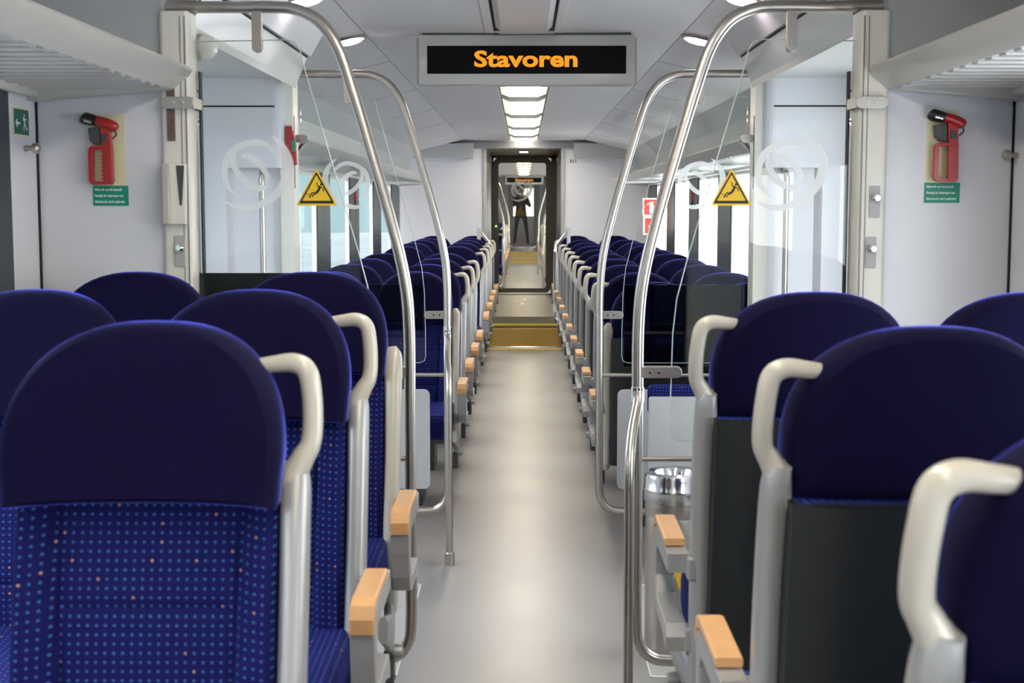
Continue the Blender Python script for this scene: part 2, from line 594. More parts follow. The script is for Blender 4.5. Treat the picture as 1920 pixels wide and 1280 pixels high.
# podium under the near seats
for s in (-1, 1):
    struct(MB().box(s * .43, s * 1.335, -1.5, 3.62, 0, .17, .008).build('trim_%d' % (16 + (s > 0)), M_FLOOR))

# partition beside the near seats (F1 plane)
for s in (-1, 1):
    side = 'left' if s < 0 else 'right'
    a = MB().box(s * .985, s * 1.45, 3.9, 3.98, 0, 1.86)
    p = struct(a.build('wall_partition_' + side, M_WALL))
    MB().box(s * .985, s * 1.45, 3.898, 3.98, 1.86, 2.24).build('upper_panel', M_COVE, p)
    po = MB()
    po.prism(rrect(min(s * .912, s * .99), max(s * .912, s * .99), 3.885, 4.0, .012), 0, 2.004, 'z')
    MB().box(s * .918, s * .921, 3.883, 3.886, 0, 1.99).box(s * .931, s * .933, 3.883, 3.886, 0, 1.99).build('joint_line', M_BAND, po.build('edge_post', M_CREAM, p, True))
    MB().box(s * 1.3305, s * 1.335, 3.89, 3.905, 0.1, 1.80).build('rubber_seam', M_RUBBER, p)
    MB().box(s * .900, s * .9055, 3.975, 4.0, 0.1, 1.85).build('door_rubber', M_RUBBER, p)

# vestibule: cowl over the doors, cabinet end wall, entrance door
for s in (-1, 1):
    side = 'left' if s < 0 else 'right'
    # cowl
    c = MB().prism([(s * .93, 1.955), (s * .925, 1.98), (s * .885, 2.078), (s * 1.45, 2.078), (s * 1.45, 2.0), (s * .96, 1.995), (s * .945, 1.962)], 4.0, 5.84)
    cw = struct(c.build('trim_%d' % (20 + (s > 0)), M_COWL))
    MB().prism([(s * .895, 2.075), (s * 1.45, 2.075), (s * 1.45, 2.0), (s * .965, 1.985), (s * .94, 1.965), (s * .932, 1.985)], 3.985, 4.03, bev=.003).build('end_cap', M_COVE, cw)
    MB().box(s * .882, s * 1.0, 4.0, 5.84, 2.078, 2.086).build('shadow_gap', M_RUBBER, cw)
    struct(MB().prism([(s * .81, 2.193), (s * .872, 2.086), (s * 1.45, 2.086), (s * 1.45, 2.14), (s * .81, 2.22)], 3.985, 5.86).build('trim_%d' % (24 + (s > 0)), M_CEIL))
    # cabinet
    a = MB()
    X0, X1 = s * .955, s * 1.46
    lo, hi = min(X0, X1), max(X0, X1)
    r = .05
    pr = [(s * 1.46, 5.84), (s * 1.03, 5.84)] + [(s * (1.03 - .05 * math.sin(k * PI / 12)), 5.89 - .05 * math.cos(k * PI / 12)) for k in range(1, 7)] + [(s * .955, 5.89), (s * .955, 6.02), (s * 1.46, 6.02)]
    a.prism(pr, 1.634, 2.0, 'z')
    pr2 = [(s * 1.46, 5.84), (s * 1.225, 5.84), (s * 1.2, 5.885), (s * 1.04, 5.885), (s * .98, 5.89), (s * .955, 5.89), (s * .955, 6.02), (s * 1.46, 6.02)]
    a.prism(pr2, 0, 1.634, 'z')
    cb = struct(a.build('wall_cabinet_' + side, M_WALL))
    MB().prism([(s * .953, 5.888), (s * 1.005, 5.868), (s * 1.005, 5.90), (s * .953, 5.90)], .02, 1.995, 'z').box(s * .9535, s * .956, 5.89, 6.02, .02, 1.995).build('corner_post', M_CREAM, cb)
    MB().prism([(s * 1.40, 5.8385), (s * 1.02, 5.8385), (s * 1.02, 5.842), (s * 1.40, 5.842)], 1.880, 1.887, 'z').build('panel_seam', M_RUBBER, cb)
    MB().lathe([(.017, 0), (.017, -.004), (.012, -.005), (.011, -.002)], (s * 1.335, 5.84, 1.822), 20, 'y').build('square_key_lock', M_CHROME, cb, True)
    MB().lathe([(.006, 0), (.005, -.006)], (s * 1.335, 5.836, 1.822), 12, 'y').lathe([(.006, .0), (.005, -.003)], (s * 1.335, 5.84, 1.945), 12, 'y').build('lock_core', M_DARKG, cb)
    MB().box(s * .953, s * .956, 5.9, 5.93, 1.55, 1.85).build('edge_slot', M_DARKG, cb)
    # entrance door and side wall
    ds = MB().box(s * 1.41, s * 1.5, 3.98, 4.25, 0, 2.0).box(s * 1.41, s * 1.5, 5.6, 5.9, 0, 2.0)
    struct(ds.build('wall_' + side, M_WALL))
    d = MB().box(s * 1.43, s * 1.48, 4.25, 5.6, 0, .7).box(s * 1.43, s * 1.48, 4.25, 5.6, 1.9, 2.0)
    for (ya, yb) in ((4.25, 4.38), (4.87, 4.98), (5.47, 5.6)):
        d.box(s * 1.43, s * 1.48, ya, yb, .7, 1.9)
    do = struct(d.build('door_%d' % (1 if s < 0 else 2), M_WALL))
    MB().box(s * 1.45, s * 1.456, 4.38, 4.87, .7, 1.9).box(s * 1.45, s * 1.456, 4.98, 5.47, .7, 1.9).build('pane', M_WGLASS, do)
    struct(MB().box(s * 1.2, s * 1.4, 4.25, 5.6, 0, .003).build('trim_%d' % (22 + (s > 0)), M_YELF))
    # grab pole of the vestibule
    pl = MB().sweep([(s * 1.07, 5.875, 1.62), (s * 1.07, 5.80, 1.60), (s * 1.07, 5.80, 1.4), (s * 1.07, 5.80, .6), (s * 1.07, 5.80, .35), (s * 1.07, 5.875, .33)], .012)
    tag(pl.build('grab_pole', M_STEEL, None, True), 'vertical steel grab pole in the cabinet recess of the %s-hand entrance' % side, 'pole', 'vestibule grab poles')

# end wall of the first carriage
a = MB()
for s in (-1, 1):
    a.box(s * .43, s * 1.46, WY, WY + .08, 0, 2.25)
a.box(-.44, .44, WY, WY + .08, 2.134, 2.25)
ew = struct(a.build('wall_end', M_WALL))
for s in (-1, 1):
    MB().prism([(s * .575, 2.02), (s * 1.41, 2.02), (s * 1.41, 2.14), (s * 1.34, 2.17), (s * .575, 2.185)], WY - .22, WY - .001).build('wall_cowl', M_COVE, ew)
MB().box(-.575, .535, WY - .06, WY - .001, 2.134, 2.20, .004).build('door_header', M_BAND, ew)
text('311', .052, M_BLACK, ew, (.57, WY - .002, 1.985), sx=1.1, fat=.0012)
fr = MB().box(-.47, -.43, WY - .02, WY + .1, .29, 2.134, .004).box(.43, .47, WY - .02, WY + .1, .29, 2.134, .004)
struct(fr.build('trim_30', M_BOARD))
# gangway
for s in (-1, 1):
    struct(MB().box(s * .435, s * .47, WY + .08, Y2, .0, 2.2).build('wall_gangway_' + ('left' if s < 0 else 'right'), M_GANG))
struct(MB().box(-.47, .47, WY + .08, Y2, 2.15, 2.25).build('ceiling', M_GANG))
lp = thing('gangway_lamp', 'small square ceiling lamp above the gangway between the two carriages', 'lamp', (0, 17.4, 2.15))
MB().box(-.06, .06, -.15, .15, -.02, 0, .003).build('lamp_housing', M_BOARD, lp)
MB().box(-.05, .05, -.13, .13, -.024, -.018).build('diffuser', mat('gangway_lit_diffuser', (.9, .88, .8), .5, emit=(1.0, .85, .6), estr=6), lp)

def arc_logo_strokes():
    S = [
        [(950, 180, 6), (1060, 270, 60), (1140, 390, 95), (1180, 540, 125), (1165, 690, 125), (1090, 850, 115), (960, 990, 100), (800, 1080, 90), (640, 1125, 85), (480, 1110, 60), (330, 1040, 8)],
        [(1015, 465, 6), (960, 370, 60), (870, 300, 75), (750, 270, 80), (600, 300, 85), (470, 370, 90), (380, 480, 95), (340, 620, 85), (350, 760, 75), (400, 880, 50), (540, 990, 6)],
        [(560, 455, 40), (640, 455, 75), (730, 500, 82), (810, 570, 85), (870, 650, 80), (898, 720, 60), (875, 775, 16)],
        [(470, 420, 40), (455, 540, 70), (500, 650, 80), (590, 760, 85), (700, 840, 85), (820, 870, 75), (935, 822, 8)]]
    return S
def logo(parent, cx, y, cz, size, flip=False, m=M_FROST, name='frosted_swirl_print'):
    """size = half width in metres"""
    k = size / 475.0
    a = MB()
    for sidx, st_ in enumerate(arc_logo_strokes()):
        P = catmull(st_, 5)
        L_, R_ = [], []
        for i, p in enumerate(P):
            t = (P[min(i + 1, len(P) - 1)] - P[max(i - 1, 0)]); t.z = 0; t.normalize()
            n = Vector((-t.y, t.x, 0))
            hw = max(p.z, 2) / 2
            for lst, sg in ((L_, 1), (R_, -1)):
                q = Vector((p.x, p.y, 0)) + n * hw * sg
                lst.append(((q.x - 765) * k * (-1 if flip else 1) + cx, (680 - q.y) * k + cz))
        yy = y - sidx * .0004
        b = bmesh.new()
        vf = [[b.verts.new((q[0], yy + dy, q[1])) for q in lst] for lst in (L_, R_) for dy in (0, .0003)]
        for i in range(len(P) - 1):
            b.faces.new((vf[0][i], vf[0][i + 1], vf[2][i + 1], vf[2][i]))
        b.verts.ensure_lookup_table()
        for v in vf[1] + vf[3]:
            b.verts.remove(v)
        a.add(b)
    return a.build(name, m, parent)
def tri(cx, cz, h):
    return [(cx, cz + h * .5), (cx - h * .56, cz - h * .5), (cx + h * .56, cz - h * .5)]
def rtri(cx, cz, h, r):
    base = tri(cx, cz, h)
    c = Vector((cx, cz - h * .17))
    pts = []
    for i in range(3):
        p = Vector(base[i]); a = Vector(base[i - 1]); b_ = Vector(base[(i + 1) % 3])
        d1 = (a - p).normalized(); d2 = (b_ - p).normalized()
        for t in (0, .33, .67, 1):
            q = p + d1 * r * (1 - t) ** 2 + d2 * r * t ** 2
            pts.append((q.x, q.y))
    return pts
def warning_sign(parent, cx, y, cz, h, figure=True):
    pl = MB().prism(rtri(cx, cz, h, h * .07), y - .001, y).build('warning_sticker', M_YEL, parent)
    b = bmesh.new()
    o_ = rtri(cx, cz - h * .012, h * .86, h * .05); i_ = rtri(cx, cz - h * .02, h * .70, h * .03)
    v0 = [b.verts.new((q[0], y - .0016, q[1])) for q in o_]; v1 = [b.verts.new((q[0], y - .0016, q[1])) for q in i_]
    for i in range(len(v0)):
        b.faces.new((v0[i], v0[(i + 1) % len(v0)], v1[(i + 1) % len(v0)], v1[i]))
    f = MB(); f.add(b)
    def sw(pts, r):
        f.sweep([(cx + p[0] * h, y - .0014, cz + p[1] * h) for p in pts], [(.0003, r * h)] * len(pts), n=3, seg=8)
    f.lathe([(h * .032, -.0016), (h * .032, -.0012)], (cx + .12 * h, y, cz + .07 * h), 12, 'y')
    sw([(.09, .03), (.06, -.07), (-.02, -.17)], .034)
    sw([(.07, .0), (.02, .04), (.01, .13)], .014)
    sw([(.10, .0), (.17, -.04), (.19, -.12)], .014)
    sw([(-.02, -.17), (-.12, -.16), (-.19, -.26), (-.17, -.28)], .018)
    sw([(-.02, -.18), (-.10, -.22), (-.13, -.28)], .016)
    sw([(-.20, -.21), (-.28, -.18), (-.32, -.18)], .008)
    f.build('falling_figure_print', M_BLACK, pl)
    return pl

# gangway door (glazed)
def end_door(n, y, z0, z1, xl, xr, m, dark):
    a = MB()
    oo = rrect(xl - .07, xr + .07, z0 - .06, z1 + .07, .08); ii = rrect(xl, xr, z0, z1, .035)
    R = []
    for (pts, yy) in ((oo, y), (ii, y), (ii, y + .04), (oo, y + .04)):
        R.append([Vector((p[0], yy, p[1])) for p in pts])
    R.append(R[0])
    a.rings(R, cap=False)
    a.box(-.435, xl - .068, y + .02, y + .06, z0 - .1, 2.15).box(xr + .068, .435, y + .02, y + .06, z0 - .1, 2.15)
    a.box(-.435, .435, y + .02, y + .06, z1 + .065, 2.15)
    bmesh.ops.remove_doubles(a.bm, verts=a.bm.verts, dist=1e-5)
    o = struct(a.build('door_%d' % n, m))
    MB().box(xl - .01, xr + .01, y + .018, y + .024, z0 - .01, z1 + .01).build('pane', dark, o)
    return o
dr = end_door(3, DY, .36, 2.05, -.34, .30, M_DOORB, M_DGLASS)
logo(dr, -.03, DY + .015, 1.68, .145, m=M_FROST)
warning_sign(dr, -.04, DY + .014, 1.415, .135)
MB().lathe([(.012, 0), (.010, -.004)], (-.375, DY, 1.20), 12, 'y').build('status_light', mat('green_led', (.1, .5, .1), .4, emit=(.35, 1, .1), estr=3), dr)
MB().box(.39, .41, WY - .03, WY - .02, 1.05, 1.25, .003).build('door_pull', M_DARKG, dr)

# second carriage steps, end
gf2 = struct(MB().box(-1.4, 1.4, 36.5, 41.5, 0, .30).box(-1.4, 1.4, 36.0, 36.5, 0, .15).build('floor', M_GANGF))
MB().box(-.45, .45, 36.49, 36.5, .15, .30).box(-.45, .45, 35.99, 36.0, 0, .15).build('step_riser', M_STEPY, gf2)
MB().box(-.45, .45, 35.97, 36.0, .14, .153).box(-.45, .45, 36.47, 36.5, .29, .303).build('step_edge', M_CHROME, gf2)
struct(MB().box(-1.45, 1.45, Y2, Y2 + .5, -.05, .29).build('floor', M_GANGF))
a = MB()
for s in (-1, 1):
    a.box(s * .435, s * 1.46, Y2, Y2 + .06, 0, 2.25)
a.box(-.44, .44, Y2, Y2 + .06, 2.14, 2.25)
struct(a.build('wall_second_carriage_front', M_WALL))
a = MB()
for s in (-1, 1):
    a.box(s * .435, s * 1.46, END - .06, END, 0, 2.25)
a.box(-.44, .44, END - .06, END, 2.14, 2.25)
struct(a.build('wall_second_carriage_end', M_WALL))
dr2 = end_door(4, END, .38, 2.10, -.30, .28, M_BOARD, M_DGLASS)
logo(dr2, -.02, END + .01, 1.85, .15)
a = MB().box(-1.4, 1.4, 43.5, 43.55, .0, 1.15).box(-1.4, 1.4, 43.5, 43.55, 2.0, 2.3).box(-1.4, -.12, 43.5, 43.55, 1.45, 2.0)
struct(a.build('wall_cab', M_WALL))
struct(MB().box(-1.4, -1.3, 41.5, 43.5, 0, 2.3).box(1.3, 1.4, 41.5, 43.5, 0, 2.3).box(-1.4, 1.4, 41.5, 43.5, 2.25, 2.3).build('wall_cab_sides', M_WALL))
struct(MB().box(-1.4, 1.4, 41.5, 43.5, 0, .3).build('floor', M_DARKG))

# ================================================================ ceiling lighting
def lamp_module(name, y0, y1, label, lit=True):
    t = thing(name, label, 'ceiling lamp', (0, (y0 + y1) / 2, CZ), 0, 'ceiling strip lamps')
    h = (y1 - y0) / 2
    MB().box(-.163, .163, -h, h, .012, .03).build('housing', M_BAND, t)
    MB().box(-.105, .105, -h + .26, h - .01, -.010, .012, .006).build('diffuser', M_LAMPW if lit else M_COVER, t)
    for s in (-1, 1):
        MB().prism([(s * .111, -.010), (s * .150, .004), (s * .150, .012), (s * .111, .012)], -h + .30, h - .06).build('side_diffuser', M_LAMPS if lit else M_COVER, t)
    MB().prism([(-.155, .0), (-.10, -.028), (.10, -.028), (.155, .0), (.155, .01), (-.155, .01)], -h + .16, -h + .22).build('cross_louvre', M_BAND, t)
    return t
ORD = ['first', 'second', 'third', 'fourth', 'fifth', 'sixth', 'seventh', 'eighth', 'ninth', 'tenth', 'eleventh', 'twelfth']
ys = [6.5, 7.95, 9.7, 11.6, 13.4, 15.0, 16.3]
for i in range(6):
    lamp_module('strip_lamp', ys[i] + .0, ys[i + 1], 'lit warm white ceiling strip lamp, %s one beyond the destination display' % ORD[i])
for i, yy in enumerate((-1.2, .4, 2.0)):
    lamp_module('strip_lamp', yy, yy + 1.5, 'lit ceiling strip lamp above the near seats, %s from the back' % ORD[i])
for i in range(8):
    lamp_module('strip_lamp', 20.2 + i * 1.8, 21.9 + i * 1.8, 'lit ceiling strip lamp in the second carriage, %s beyond the gangway door' % ORD[i])
cv = thing('strip_lamp_cover', 'glossy unlit white cover of the ceiling strip in front of the destination display', 'ceiling lamp', (0, 4.9, CZ))
a = MB().prism([(-.118, .0), (-.095, -.022), (.095, -.022), (.118, .0), (.118, .02), (-.118, .02)], -1.2, 1.1, bev=.003)
a.build('cover', M_COVER, cv)
MB().box(-.165, -.13, -1.2, 1.28, -.004, .02, .002).box(.13, .165, -1.2, 1.28, -.004, .02, .002).build('edge_rail', M_CEIL, cv)
MB().box(-.13, .13, -1.2, 1.28, .005, .028).build('black_channel', M_RUBBER, cv)

def downlight(x, y, label):
    s = 1 if x > 0 else -1
    z = CZ - (abs(x) - .69) * .242 if abs(x) > .69 else CZ
    t = thing('downlight', label, 'downlight', (x, y, z), 0, 'round downlights over the entrance')
    t.rotation_euler = (0, s * .238 * 1.0, 0)
    MB().lathe([(.060, .01), (.082, .0), (.082, -.006), (.066, -.012), (.060, -.004)], (0, 0, 0), 40, sc=(1, 1.35)).build('trim_ring', M_STEEL, t, True)
    MB().lathe([(.062, .0), (.062, -.010), (.050, -.017), (.030, -.021), (.004, -.022)], (0, 0, 0), 40, sc=(1, 1.35)).build('diffuser', M_SPOT, t, True)
for s, nm in ((-1, 'left'), (1, 'right')):
    downlight(s * .765, 5.05, 'round lit downlight in the ceiling nearer the camera, %s of the aisle' % nm)
    downlight(s * .765, 6.28, 'round lit downlight in the ceiling level with the display, %s of the aisle' % nm)

# ================================================================ destination display
def display(y, label, back=False):
    t = thing('destination_display', label, 'display', (.012, y, 2.0))
    a = MB()
    prof = [(-.10, .0), (0, .0), (.0, .225), (-.0, .235), (-.10, .235)]
    a.prism(rrect(-.467, .467, .0, .214, .008), 0, .12, bev=.006)
    a.build('housing', M_COWL, t, True)
    for s in (-1, 1):
        MB().prism(rrect(min(s * .467, s * .477), max(s * .467, s * .477), .004, .20, .004), .008, .11).build('end_cap', M_BOARD, t)
    MB().box(-.43, .43, -.002, .01, .047, .166).build('screen', M_SCREEN, t)
    tx = text('Stavoren', .094, M_LED, t, (-.002, -.0035, .1065), sx=1.34, fat=.0030, name='lettering')
    MB().box(-.45, -.12, .004, .10, .214, .2215).box(.12, .45, .004, .10, .214, .2215).build('mounting_bracket', M_DARKG, t)
    return t
display(6.2, 'amber LED destination display reading Stavoren hanging from the ceiling over the aisle')
display(35.35, 'small distant LED destination display seen through the gangway door')

# ================================================================ screens at the entrance
def screen(y, s, label, boards, pole, near):
    t = thing('glass_screen', label, 'screen', (0, y, 0))
    fr = MB()
    path = [(s * .999, 0, 2.024), (s * .80, 0, 2.024), (s * .70, 0, 2.024), (s * .63, 0, 2.018), (s * .565, 0, 1.985), (s * .515, 0, 1.915), (s * .478, 0, 1.81), (s * .433, 0, 1.66), (s * .376, 0, 1.458), (s * .335, 0, 1.28), (s * .322, 0, 1.13), (s * .322, 0, .9), (s * .322, 0, .6), (s * .322, 0, .30), (s * .334, 0, .225), (s * .37, 0, .187), (s * .43, 0, .178), (s * .6, 0, .178), (s * .905, 0, .178)]
    fr.sweep(path, .0165, n=5, seg=16)
    f = fr.build('tube_frame', M_STEEL, t, True)
    MB().sweep([(s * .32, 0, .765), (s * .93, 0, .765)], .008).build('cross_rail', M_STEEL, t, True)
    gl = [(s * .93, 1.93), (s * .655, 1.935), (s * .632, 1.928), (s * .618, 1.905), (s * .608, 1.86), (s * .546, 1.64), (s * .462, 1.348), (s * .429, 1.218), (s * .419, 1.12), (s * .415, .95), (s * .415, .845), (s * .42, .825), (s * .44, .817), (s * .93, .817)]
    g = MB().prism(gl, -.004, .004)
    go = g.build('glass_pane', M_GLASS, t)
    ed = MB()
    pts = [(p[0], 0, p[1]) for p in gl[:-0 or None]]
    ed.sweep(pts, [(.0041, .0016)] * len(pts), n=1, seg=6)
    ed.build('glass_edge', M_EDGE, go)
    c = MB()
    c.prism(rrect(min(s * .722, s * .75), max(s * .722, s * .75), 1.90, 2.02, .013), -.010, -.004, bev=.001)
    c.prism(rrect(min(s * .722, s * .75), max(s * .722, s * .75), 1.90, 2.02, .013), .004, .010, bev=.001)
    c.build('hanging_clamp', M_STEEL, t)
    for z, xa, xb in ((1.013, .325, .445), (1.757, .895, .984)) if near else ((1.02, .325, .42), (1.757, .90, .96)):
        c = MB()
        x0, x1 = min(s * xa, s * xb), max(s * xa, s * xb)
        yo = -.086 if (near and z > 1.5) else 0      # this one wraps round the front of the post
        c.prism(rrect(x0, x1, z - .016, z + .016, .015), yo - .0125, yo - .005, bev=.001)
        c.prism(rrect(x0, x1, z - .016, z + .016, .015), .005, .0125, bev=.001)
        if yo:
            c.box(s * xa, s * (xa + .004), yo - .006, .006, z - .014, z + .014)
        cc = c.build('clamp', M_STEEL, t)
        MB().lathe([(.005, 0), (.004, -.003)], (s * (xa + .03), yo - .0125, z), 10, 'y').lathe([(.005, 0), (.004, -.003)], (s * (xa + .055), yo - .0125, z), 10, 'y').build('clamp_screw', M_CHROME, cc)
    logo(go, s * .742, -.0052, 1.568, .101, flip=(not near and s < 0), m=M_FROST if s > 0 else M_FROST2)
    if near:
        warning_sign(go, s * .577, -.0044, 1.531, .103)
    if boards == 'smoked':
        MB().box(s * .425, s * .915, .008, .012, .80 if s > 0 else .955, 1.147, .001).build('smoked_panel', M_SMOKE if s > 0 else M_SMOKE2, t)
        MB().prism(rrect(min(s * .40, s * .74), max(s * .40, s * .74), .27, .70, .025), .02, .032, bev=.002).build('lower_board', M_BOARD, t)
    if boards == 'black':
        MB().box(s * .60, s * .93, .008, .016, .85, 1.291, .002).build('black_panel', M_SHELL, t)
        MB().prism(rrect(min(s * .46, s * .9), max(s * .46, s * .9), .27, .74, .025), .02, .032, bev=.002).build('lower_board', M_BOARD, t)
    if pole:
        px, py = pole
        pm = MB()
        pm.sweep([(s * .322, -.014, .96), (s * .320, -.024, .925), (s * (px + .010), py * .6, .85), (s * px, py * .95, .76), (s * px, py, .6), (s * px, py, .0)], .0145, n=5, seg=14)
        po = pm.build('floor_pole', M_STEEL, t, True)
        MB().lathe([(.021, 0), (.021, .05), (.017, .055)], (s * px, py, 0), 16).build('foot_sleeve', M_STEEL, po, True)
        MB().lathe([(.019, -.02), (.019, .02)], (s * .321, -.006, .95), 16).build('joint_collar', M_CHROME, po, True)
    return t
screen(3.96, -1, 'near left tube-framed glass screen with yellow warning triangle sticker, clear of any floor pole', 'black', None, True)
screen(3.96, 1, 'near right tube-framed glass screen with yellow warning triangle and a pole to the floor', None, (.292, -.12), True)
screen(5.95, -1, 'far left tube-framed glass screen with swirl print, no triangle, and a pole to the floor', 'smoked', (.306, -.22), False)
screen(5.95, 1, 'far right tube-framed glass screen with dark lower pane and swirl print, no triangle', 'smoked', None, False)
# distant screens of the second carriage
for (yy, s, lb) in ((22.6, -1, 'left glass screen just beyond the gangway door'), (22.6, 1, 'right glass screen just beyond the gangway door'), (30.5, -1, 'left glass screen deep in the second carriage'), (30.5, 1, 'right glass screen deep in the second carriage')):
    screen(yy, s, 'steel tube-framed ' + lb, None, (.306, -.2), False)

# ================================================================ seats
def smooth01(t):
    t = max(0, min(1, t))
    return t * t * (3 - 2 * t)
def make_seat(loc, label, group, aisle=True, loop=True, podium=False):
    """local: faces -Y, aisle side +X, z = 0 at the seat's floor"""
    t = thing('train_seat', label, 'seat', loc, 0, group)
    # --- headrest: domed velvet pad, widening ears
    W = .198
    ztop, zbot = 1.14, .885
    out2 = []
    n = 26
    for k in range(n + 1):
        a = PI * k / n
        ca, sa = math.cos(a), math.sin(a)
        x = W * math.copysign(abs(ca) ** .80, ca)
        z = .955 + (ztop - .955) * abs(sa) ** .86
        out2.append((x, z))
    for k in range(1, 5):
        out2.append((-W + .006 * k / 4 * 1.0, .955 + (zbot - .955) * k / 4))
    for k in range(1, 8):
        out2.append((-W + .006 + (2 * W - .012) * k / 8, zbot))
    for k in range(4, 0, -1):
        out2.append((W - .006 * k / 4, .955 + (zbot - .955) * k / 4))
    cx_, cz_ = 0, .98
    def ydisp(x, z):
        return -.050 * abs(x / W) ** 2.6 - (1.14 - z) * .20 + .03
    rs = []
    for (sc, yy) in ((.55, -.046), (.82, -.046), (.93, -.040), (.975, -.026), (.997, -.004), (1.0, .018), (.99, .036), (.955, .052), (.90, .062), (.6, .068)):
        ring = []
        for (x, z) in out2:
            X = x * sc; Z = cz_ + (z - cz_) * (sc if z > cz_ else min(1, sc + .0))
            if sc < .9 and z < .9: Z = zbot + (.98 - zbot) * (1 - sc) * .7
            wrap = 1.0 if yy < .03 else .55
            ring.append(Vector((X, yy + ydisp(X, Z) * wrap + (0 if wrap == 1 else -(1.14 - Z) * .20 * .45 + .0135), Z)))
        rs.append(ring)
    MB().rings(rs).build('headrest', M_VELVET, t, True)
    # --- backrest: dotted cloth with bolsters and a cross seam
    a = MB()
    nx, nz = 32, 26
    z0, z1 = .44, .888
    def fy(x, z):
        u_ = x / .188
        v = (z - z0) / (z1 - z0)
        y = -.085 + .065 * v - .020 * math.sin(v * PI) + .012
        bol = smooth01((abs(u_) - (.60 + .10 * v)) / .16)
        y -= .026 * bol
        y -= .016 * smooth01((abs(u_) - .8) / .2)
        seam = math.exp(-((abs(u_) - (.62 + .10 * v)) / .025) ** 2)
        y += .007 * seam
        if abs(u_) < .64:
            y += .008 * math.exp(-((z - .735) / .006) ** 2)
            y += .005 * math.exp(-((z - .56) / .006) ** 2)
        edge = max(abs(u_) - .93, 0) / .07
        y += .03 * edge ** 2
        return y
    V = [[None] * (nz * 2 + 1) for _ in range(nx * 2 + 1)]
    for i in range(nx * 2 + 1):
        for j in range(nz * 2 + 1):
            x = -.188 + .376 * i / (nx * 2)
            z = z0 + (z1 - z0) * j / (nz * 2)
            V[i][j] = a.bm.verts.new((x, fy(x, z), z))
    B = {}
    NI, NJ = nx * 2, nz * 2
    for i in range(NI):
        for j in range(NJ):
            a.bm.faces.new((V[i][j], V[i + 1][j], V[i + 1][j + 1], V[i][j + 1]))
    loopv = [(i, 0) for i in range(NI)] + [(NI, j) for j in range(NJ)] + [(i, NJ) for i in range(NI, 0, -1)] + [(0, j) for j in range(NJ, 0, -1)]
    bv = []
    for (i, j) in loopv:
        p = V[i][j].co
        v = (p.z - z0) / (z1 - z0)
        bv.append(a.bm.verts.new((p.x, -.03 + .065 * v + .02, p.z)))
    for k in range(len(loopv)):
        i, j = loopv[k]; i2, j2 = loopv[(k + 1) % len(loopv)]
        a.bm.faces.new((V[i][j], bv[k], bv[(k + 1) % len(loopv)], V[i2][j2]))
    a.bm.faces.new(bv[::-1])
    a.build('backrest', M_DOTS, t, True)
    # --- back shell
    a = MB()
    rs = []
    for z in [.30, .33, .40, .5, .6, .7, .8, .86, .888]:
        v = (z - .3) / .588
        ring = []
        yb = -.055 + .085 * v
        hw = .196
        m = 20
        for k in range(m + 1):
            xx = -hw + 2 * hw * k / m
            ring.append(Vector((xx, yb + .058 - .030 * abs(xx / hw) ** 4, z)))
        for k in range(m, -1, -1):
            xx = -hw + 2 * hw * k / m
            ring.append(Vector((xx, yb + .004 - .03 * smooth01((abs(xx / hw) - .93) / .07), z)))
        rs.append(ring)
    a.rings(rs).build('back_shell', M_SHELL, t, True)
    # --- cushion
    a = MB()
    rs = []
    co = rrect(-.205, .205, -.50, -.03, .05, 6)
    for (sc, z) in ((.9, .345), (.985, .355), (1.0, .385), (1.0, .43), (.985, .455), (.94, .470), (.85, .474), (.6, .470), (.3, .468)):
        rs.append([Vector((p[0] * sc, -.265 + (p[1] + .265) * sc, z + (.018 * (abs(p[0] * sc) / .205) ** 3 if z > .44 else 0) + (-.012 * smooth01((-.40 - p[1]) / .1) if z > .44 else 0))) for p in co])
    a.rings(rs).build('seat_cushion', M_DOTSF, t, True)
    # --- pedestal
    a = MB().prism([(-.46, .345), (-.02, .345), (-.02, .25), (-.10, .06), (-.10, .0), (-.38, .0), (-.38, .06), (-.30, .24)], -.06, .06, 'x', bev=.004)
    a.box(-.19, .19, -.44, -.04, .32, .352, .006)
    a.build('pedestal', M_DARKG, t)
    if aisle:
        # side pillar
        top = .945
        if loop:
            pts = [(.208, -.10, .30), (.208, -.095, .40), (.209, -.075, .55), (.211, -.05, .70), (.211, -.02, .84), (.209, .0, .91), (.204, .008, .938)]
            sec = [(.045, .016), (.043, .019), (.036, .020), (.033, .020), (.030, .0205), (.026, .021), (.02, .016)]
        else:
            pts = [(.208, -.10, .30), (.208, -.095, .40), (.209, -.075, .55), (.211, -.05, .70), (.211, -.02, .84), (.209, .0, .92), (.206, .008, .95)]
            sec = [(.045, .016), (.043, .019), (.036, .020), (.033, .020), (.030, .022), (.026, .024), (.012, .012)]
        MB().sweep(pts, sec, n=5, seg=20, power=3.0).build('side_pillar', M_PILLAR if loop else M_HANDLE, t, True)
        if loop:
            pts = [(.150, .03, 1.074), (.175, .032, 1.077), (.205, .031, 1.079), (.224, .029, 1.066), (.231, .025, 1.03), (.233, .016, .99), (.230, .008, .962), (.219, .003, .942), (.207, .0, .915), (.206, -.008, .88)]
            sec = [(.014, .011), (.016, .0125), (.0175, .014), (.019, .0145), (.019, .0145), (.019, .0145), (.019, .015), (.021, .017), (.025, .019), (.027, .020)]
            MB().sweep(pts, sec, n=6, seg=16, power=2.5).build('grab_handle', M_HANDLE, t, True)
        # armrest: grey frame with a hole, wooden cap over top and front
        y_f, y_b = -.365, -.06
        o_ = [(y_b, .583), (y_f + .05, .583), (y_f + .012, .575), (y_f - .004, .545), (y_f + .000, .50), (y_f + .012, .44), (y_f + .035, .405), (y_f + .08, .392), (y_b - .10, .392), (y_b - .02, .37), (y_b - .02, .40)]
